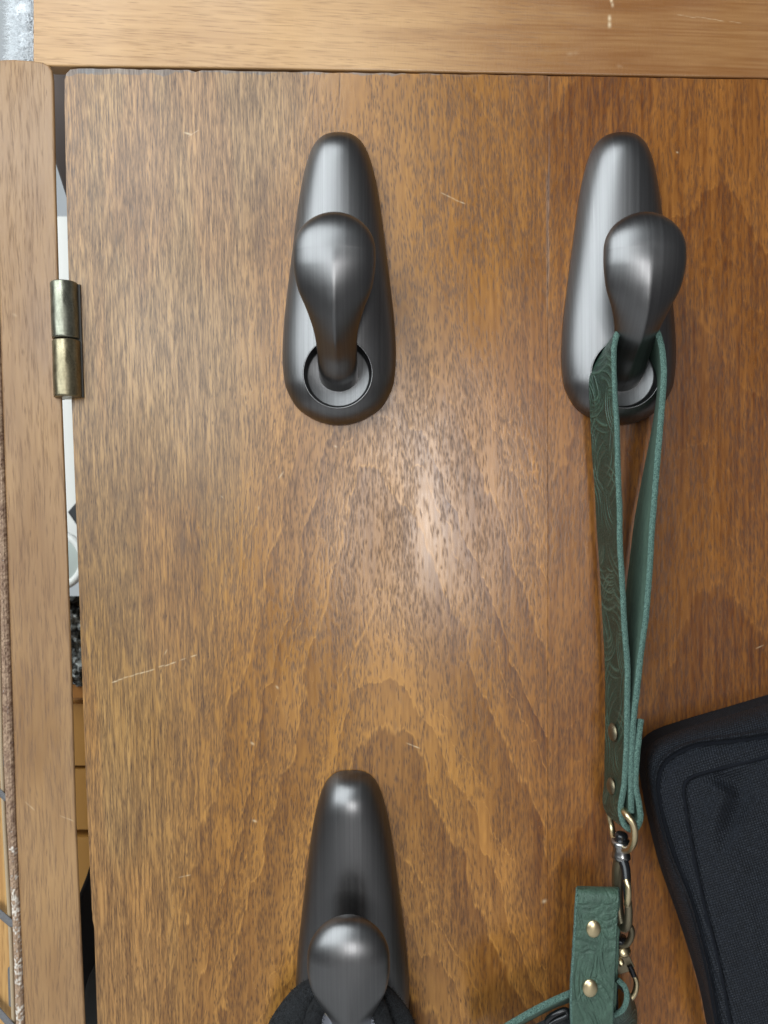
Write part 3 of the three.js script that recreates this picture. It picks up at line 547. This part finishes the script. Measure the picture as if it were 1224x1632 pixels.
// ---------------------------------------------------------------- black fleece on the lowest hook
const fleece = thing('fleece_garment', 'black fleece garment hanging from the lowest hook, with a pale grey loop', 'garment');
{
  const ft = dataTex(256, 256, (i, j) => { const n = 0.6 * noise(i / 2, j / 2, 1) + 0.5 * noise(i / 5, j / 5, 2) + 0.4 * fbm(i / 20, j / 20, 3), k = 1 + 1.1 * n; return [enc(clamp(0.017 * k)), enc(clamp(0.0185 * k)), enc(clamp(0.021 * k))]; }, true);
  const fb = dataTex(256, 256, (i, j) => { const v = 0.5 + 0.3 * noise(i / 2.2, j / 2.2, 4) + 0.25 * noise(i / 5, j / 5, 5); return [v, v, v]; });
  const fm = std({ map: ft, bumpMap: fb, bumpScale: 0.0016, roughness: 1 });
  // a thick soft fold from behind the knob outwards and down; r(v) width, f flatness
  const fold = (pts, r0, r1, flat) => {
    const c = new THREE.CatmullRomCurve3(pts.map(([x, y, z]) => at(x, y, z * MM))), n = 70, fr = c.computeFrenetFrames(n, false);
    return grid(30, n, (u, v) => {
      const i = Math.round(v * n), p = c.getPointAt(v), a = u * 2 * Math.PI, r = mix(r0, r1, v) * (1 + 0.06 * noise(v * 7, Math.cos(a) * 2, 3)) * MM * Math.min(1, Math.sqrt(v * 14 + 0.02));
      const t = c.getTangentAt(v), out = V(-t.y, t.x, 0).normalize(), zz = V(0, 0, 1);
      p.addScaledVector(out, r * Math.cos(a)).addScaledVector(zz, r * flat * Math.sin(a)); return { x: p.x, y: p.y, z: p.z, u: v * 3, v: u * 2 };
    }, true);
  };
  const body = [fold([[545, 1566, 13], [505, 1578, 16], [474, 1608, 17], [450, 1660, 15], [444, 1720, 12]], 3.5, 8.6, 0.8), fold([[540, 1572, 18], [514, 1594, 21], [500, 1622, 21], [492, 1670, 19], [488, 1720, 17]], 2.6, 3.4, 0.9),
    fold([[572, 1566, 13], [612, 1590, 16], [634, 1624, 16], [648, 1670, 14], [654, 1720, 12]], 3.2, 6.2, 0.8), fold([[575, 1575, 19], [600, 1598, 21], [611, 1628, 21], [622, 1680, 19], [628, 1720, 17]], 2.6, 3.4, 0.9)];
  const m = part('cloth', mergeGeometries(body), fm, fleece);
  seed = 5; const hair = []; const p = m.geometry.attributes.position, nn = m.geometry.attributes.normal;
  for (let k = 0; k < 2600; k++) {
    const i = Math.floor(rnd() * p.count), h = new THREE.CylinderGeometry(0.00002, 0.00011, rr(0.0007, 0.0016), 3, 1, true); h.translate(0, 0.0004, 0);
    const d = V(nn.getX(i) + rr(-1, 1), nn.getY(i) + rr(-1, 1), nn.getZ(i) + rr(-1, 1)).normalize();
    h.applyQuaternion(new THREE.Quaternion().setFromUnitVectors(V(0, 1, 0), d)); h.translate(p.getX(i) + rr(-3e-4, 3e-4), p.getY(i) + rr(-3e-4, 3e-4), p.getZ(i)); hair.push(h);
  }
  const fz = part('lint', mergeGeometries(hair), fm, fleece); fz.userData.kind = 'stuff';
  const loopM = std({ color: lin(0.36, 0.38, 0.44), roughness: 0.7, bumpMap: fb, bumpScale: 0.0002 });
  part('hanging_loop', grid(24, 14, (u, v) => { const x = mix(505, 612, u), y = mix(1600, 1720, v), q = at(x, y, (9.5 + 3 * Math.sin(u * Math.PI) + 1.5 * Math.sin(v * 2)) * MM); return { x: q.x, y: q.y, z: q.z }; }), loopM, fleece);
  const lc = new THREE.CatmullRomCurve3([[508, 1600, 12], [526, 1617, 14], [556, 1630, 15], [588, 1617, 14], [608, 1598, 12]].map(([x, y, z]) => at(x, y + 3, z * MM)));
  part('loop_edge', new THREE.TubeGeometry(lc, 40, 0.0005, 8), std({ color: lin(0.6, 0.55, 0.44), roughness: 0.8 }), fleece);
}
// ---------------------------------------------------------------- what shows behind, through the gap and at the corner
{
  const wallT = dataTex(128, 128, (i, j) => { const v = 0.62 + 0.03 * fbm(i / 20, j / 20, 1); return [v * 0.98, v * 0.99, v]; }, true);
  const wall = part('wall', new THREE.BoxGeometry(1.6, 1.5, 0.02), std({ map: wallT, roughness: 0.9 }), scene); wall.position.set(-0.1, 0, -0.36); wall.userData = { kind: 'structure', label: 'grey painted wall behind the wooden screen', category: 'wall' };
  // the pale floor of the room below the picture, which the lower hook and the undersides of the arms mirror
  const floorT = dataTex(256, 256, (i, j) => { const v = 0.62 + 0.05 * fbm(i / 30, j / 30, 2) + 0.03 * noise(i / 2, j / 2, 3); return [enc(v), enc(v * 0.98), enc(v * 0.98)]; }, true);
  const floor = part('floor', new THREE.BoxGeometry(3.2, 0.04, 2.7), std({ map: floorT, roughness: 0.7 }), scene); floor.position.set(-0.1, -0.77, 0.98); floor.userData = { kind: 'structure', label: 'pale floor of the room below the screen', category: 'floor' };
  const bx = (name, label, cat, px0, py0, px1, py1, z, dz, m) => {
    const g = thing(name, label, cat), a = at(px0, py0, z), b = at(px1, py1, z), geo = new THREE.BoxGeometry(b.x - a.x, a.y - b.y, dz); geo.translate((a.x + b.x) / 2, (a.y + b.y) / 2, z - dz / 2); return [g, geo, m];
  };
  { // dark slanting brace at the top of the gap
    const g = thing('dark_brace', 'dark brown slanting wooden brace seen at the top of the gap', 'brace');
    part('bar', slab([[60, 90], [140, 90], [140, 370], [106, 318], [86, 255], [60, 150]], -0.03, 0.02, 0.001, SQ), std({ color: lin(0.062, 0.043, 0.036), roughness: 0.8 }), g);
  }
  { const [g, geo, m] = bx('white_board', 'white painted board standing behind the gap below the hinge', 'board', 60, 345, 132, 900, -0.09, 0.012, std({ color: lin(0.62, 0.60, 0.56), roughness: 0.6 })); part('sheet', geo, m, g); }
  { const g = thing('black_wedge', 'small black pointed object in front of the white board in the gap', 'object');
    part('wedge', slab([[107, 816], [130, 790], [140, 800], [140, 842], [122, 838]], -0.07, 0.006, 0.0008, SQ), std({ color: lin(0.012, 0.012, 0.013), roughness: 0.6 }), g); }
  { const g = thing('round_dish', 'round white rimmed dish with grey-green face behind the gap', 'dish');
    const c = at(92, 893, -0.06), s = (D + 0.06) / FPX;
    const face = new THREE.CylinderGeometry(36 * s, 36 * s, 0.003, 56); face.rotateX(Math.PI / 2); face.translate(c.x, c.y, c.z);
    part('face', face, std({ color: lin(0.46, 0.5, 0.46), roughness: 0.4 }), g);
    const rim = new THREE.TorusGeometry(42 * s, 6.5 * s, 14, 72); rim.translate(c.x, c.y, c.z + 0.001); part('rim', rim, std({ color: lin(0.82, 0.81, 0.76), roughness: 0.4 }), g); }
  { const g = thing('crumpled_bag', 'crumpled silvery plastic bag behind the gap, under the round dish', 'plastic bag');
    const t = dataTex(64, 256, (i, j) => { const n = clamp(0.5 + 1.1 * fbm(i / 12, j / 20, 5)); const v = mix(0.04, 0.5, n * n); return [enc(v), enc(v), enc(v * 0.93)]; }, true);
    part('film', grid(30, 60, (u, v) => { const q = at(mix(90, 150, u), mix(1094, 950, v), -0.06 + 0.007 * fbm(u * 4, v * 9, 7) + 0.003 * noise(u * 13, v * 22, 8)); return { x: q.x, y: q.y, z: q.z, u: q.z * 90 + v * 0.8, v: v + 12 * q.z + 0.3 * u }; }), std({ map: t, roughness: 0.3, metalness: 0.3 }), g); }
  { const g = thing('drawer_chest', 'small golden brown wooden drawer chest behind the gap', 'drawer chest');
    const dm = std({ color: lin(0.44, 0.21, 0.045), roughness: 0.5 });
    const mk = (n, y0, y1, z, dz, m) => { const a = at(85, y0, z), b = at(175, y1, z), geo = new THREE.BoxGeometry(b.x - a.x, a.y - b.y, dz); geo.translate((a.x + b.x) / 2, (a.y + b.y) / 2, z - dz / 2); part(n, geo, m, g); };
    mk('carcass', 1094, 1500, -0.074, 0.05, std({ color: lin(0.25, 0.11, 0.025), roughness: 0.6 }));
    mk('top_board', 1092, 1112, -0.058, 0.06, std({ color: lin(0.40, 0.16, 0.03), roughness: 0.5 }));
    mk('drawer_front', 1122, 1220, -0.066, 0.008, dm); mk('drawer_front', 1226, 1322, -0.066, 0.008, dm); mk('drawer_front', 1334, 1480, -0.066, 0.008, dm); }
  { const g = thing('black_bag', 'black cloth bag hanging behind the gap at lower left', 'bag');
    part('cloth', slab([[120, 1435], [134, 1400], [146, 1360], [170, 1360], [190, 1750], [110, 1750], [112, 1600], [116, 1480]], -0.03, 0.02, 0.003, SQ), std({ color: lin(0.010, 0.010, 0.011), roughness: 0.95 }), g);
    part('strap', slab([[134, 1580], [141, 1556], [160, 1520], [175, 1530], [170, 1750], [132, 1750]], -0.024, 0.004, 0.001, SQ), std({ color: lin(0.030, 0.030, 0.028), roughness: 0.8 }), g); }
  { // white fluff in the upper left corner
    const g = thing('fluffy_tuft', 'white fluffy fur tuft in the upper left corner, behind the rail', 'fur tuft');
    const fm = std({ color: lin(0.9, 0.92, 0.94), roughness: 1 });
    const c = []; seed = 31;
    const core = grid(24, 40, (u, v) => { const a = u * 2 * Math.PI, q = at(44, mix(-45, 112, v), -0.035), r = (0.0030 + 0.0016 * noise(v * 7, u * 3, 1)) * Math.pow(Math.sin(Math.PI * clamp(v, 0.02, 0.98)), 0.35); return { x: q.x + r * Math.cos(a) * 1.1, y: q.y, z: q.z + r * Math.sin(a) }; }, true);
    part('core', core, fm, g);
    for (let k = 0; k < 3000; k++) {
      const q = at(rr(28, 58), rr(-30, 104), -0.035 + rr(-0.003, 0.004)), L = rr(0.003, 0.0075), h = new THREE.CylinderGeometry(0.00003, 0.00014, L, 3, 2, true); h.translate(0, L / 2, 0);
      const pp = h.attributes.position, b = rr(-1, 1); for (let i = 0; i < pp.count; i++) { const t = pp.getY(i) / L; pp.setX(i, pp.getX(i) + b * 0.0012 * t * t); }
      const d = V(rr(-1.5, 0.4), rr(-0.9, 0.6), rr(-0.3, 0.6)).normalize(); h.applyQuaternion(new THREE.Quaternion().setFromUnitVectors(V(0, 1, 0), d)); h.translate(q.x, q.y, q.z); c.push(h);
    }
    const hr = part('hair', mergeGeometries(c), fm, g); hr.userData.kind = 'stuff';
  }
}
renderer.render(scene, camera);
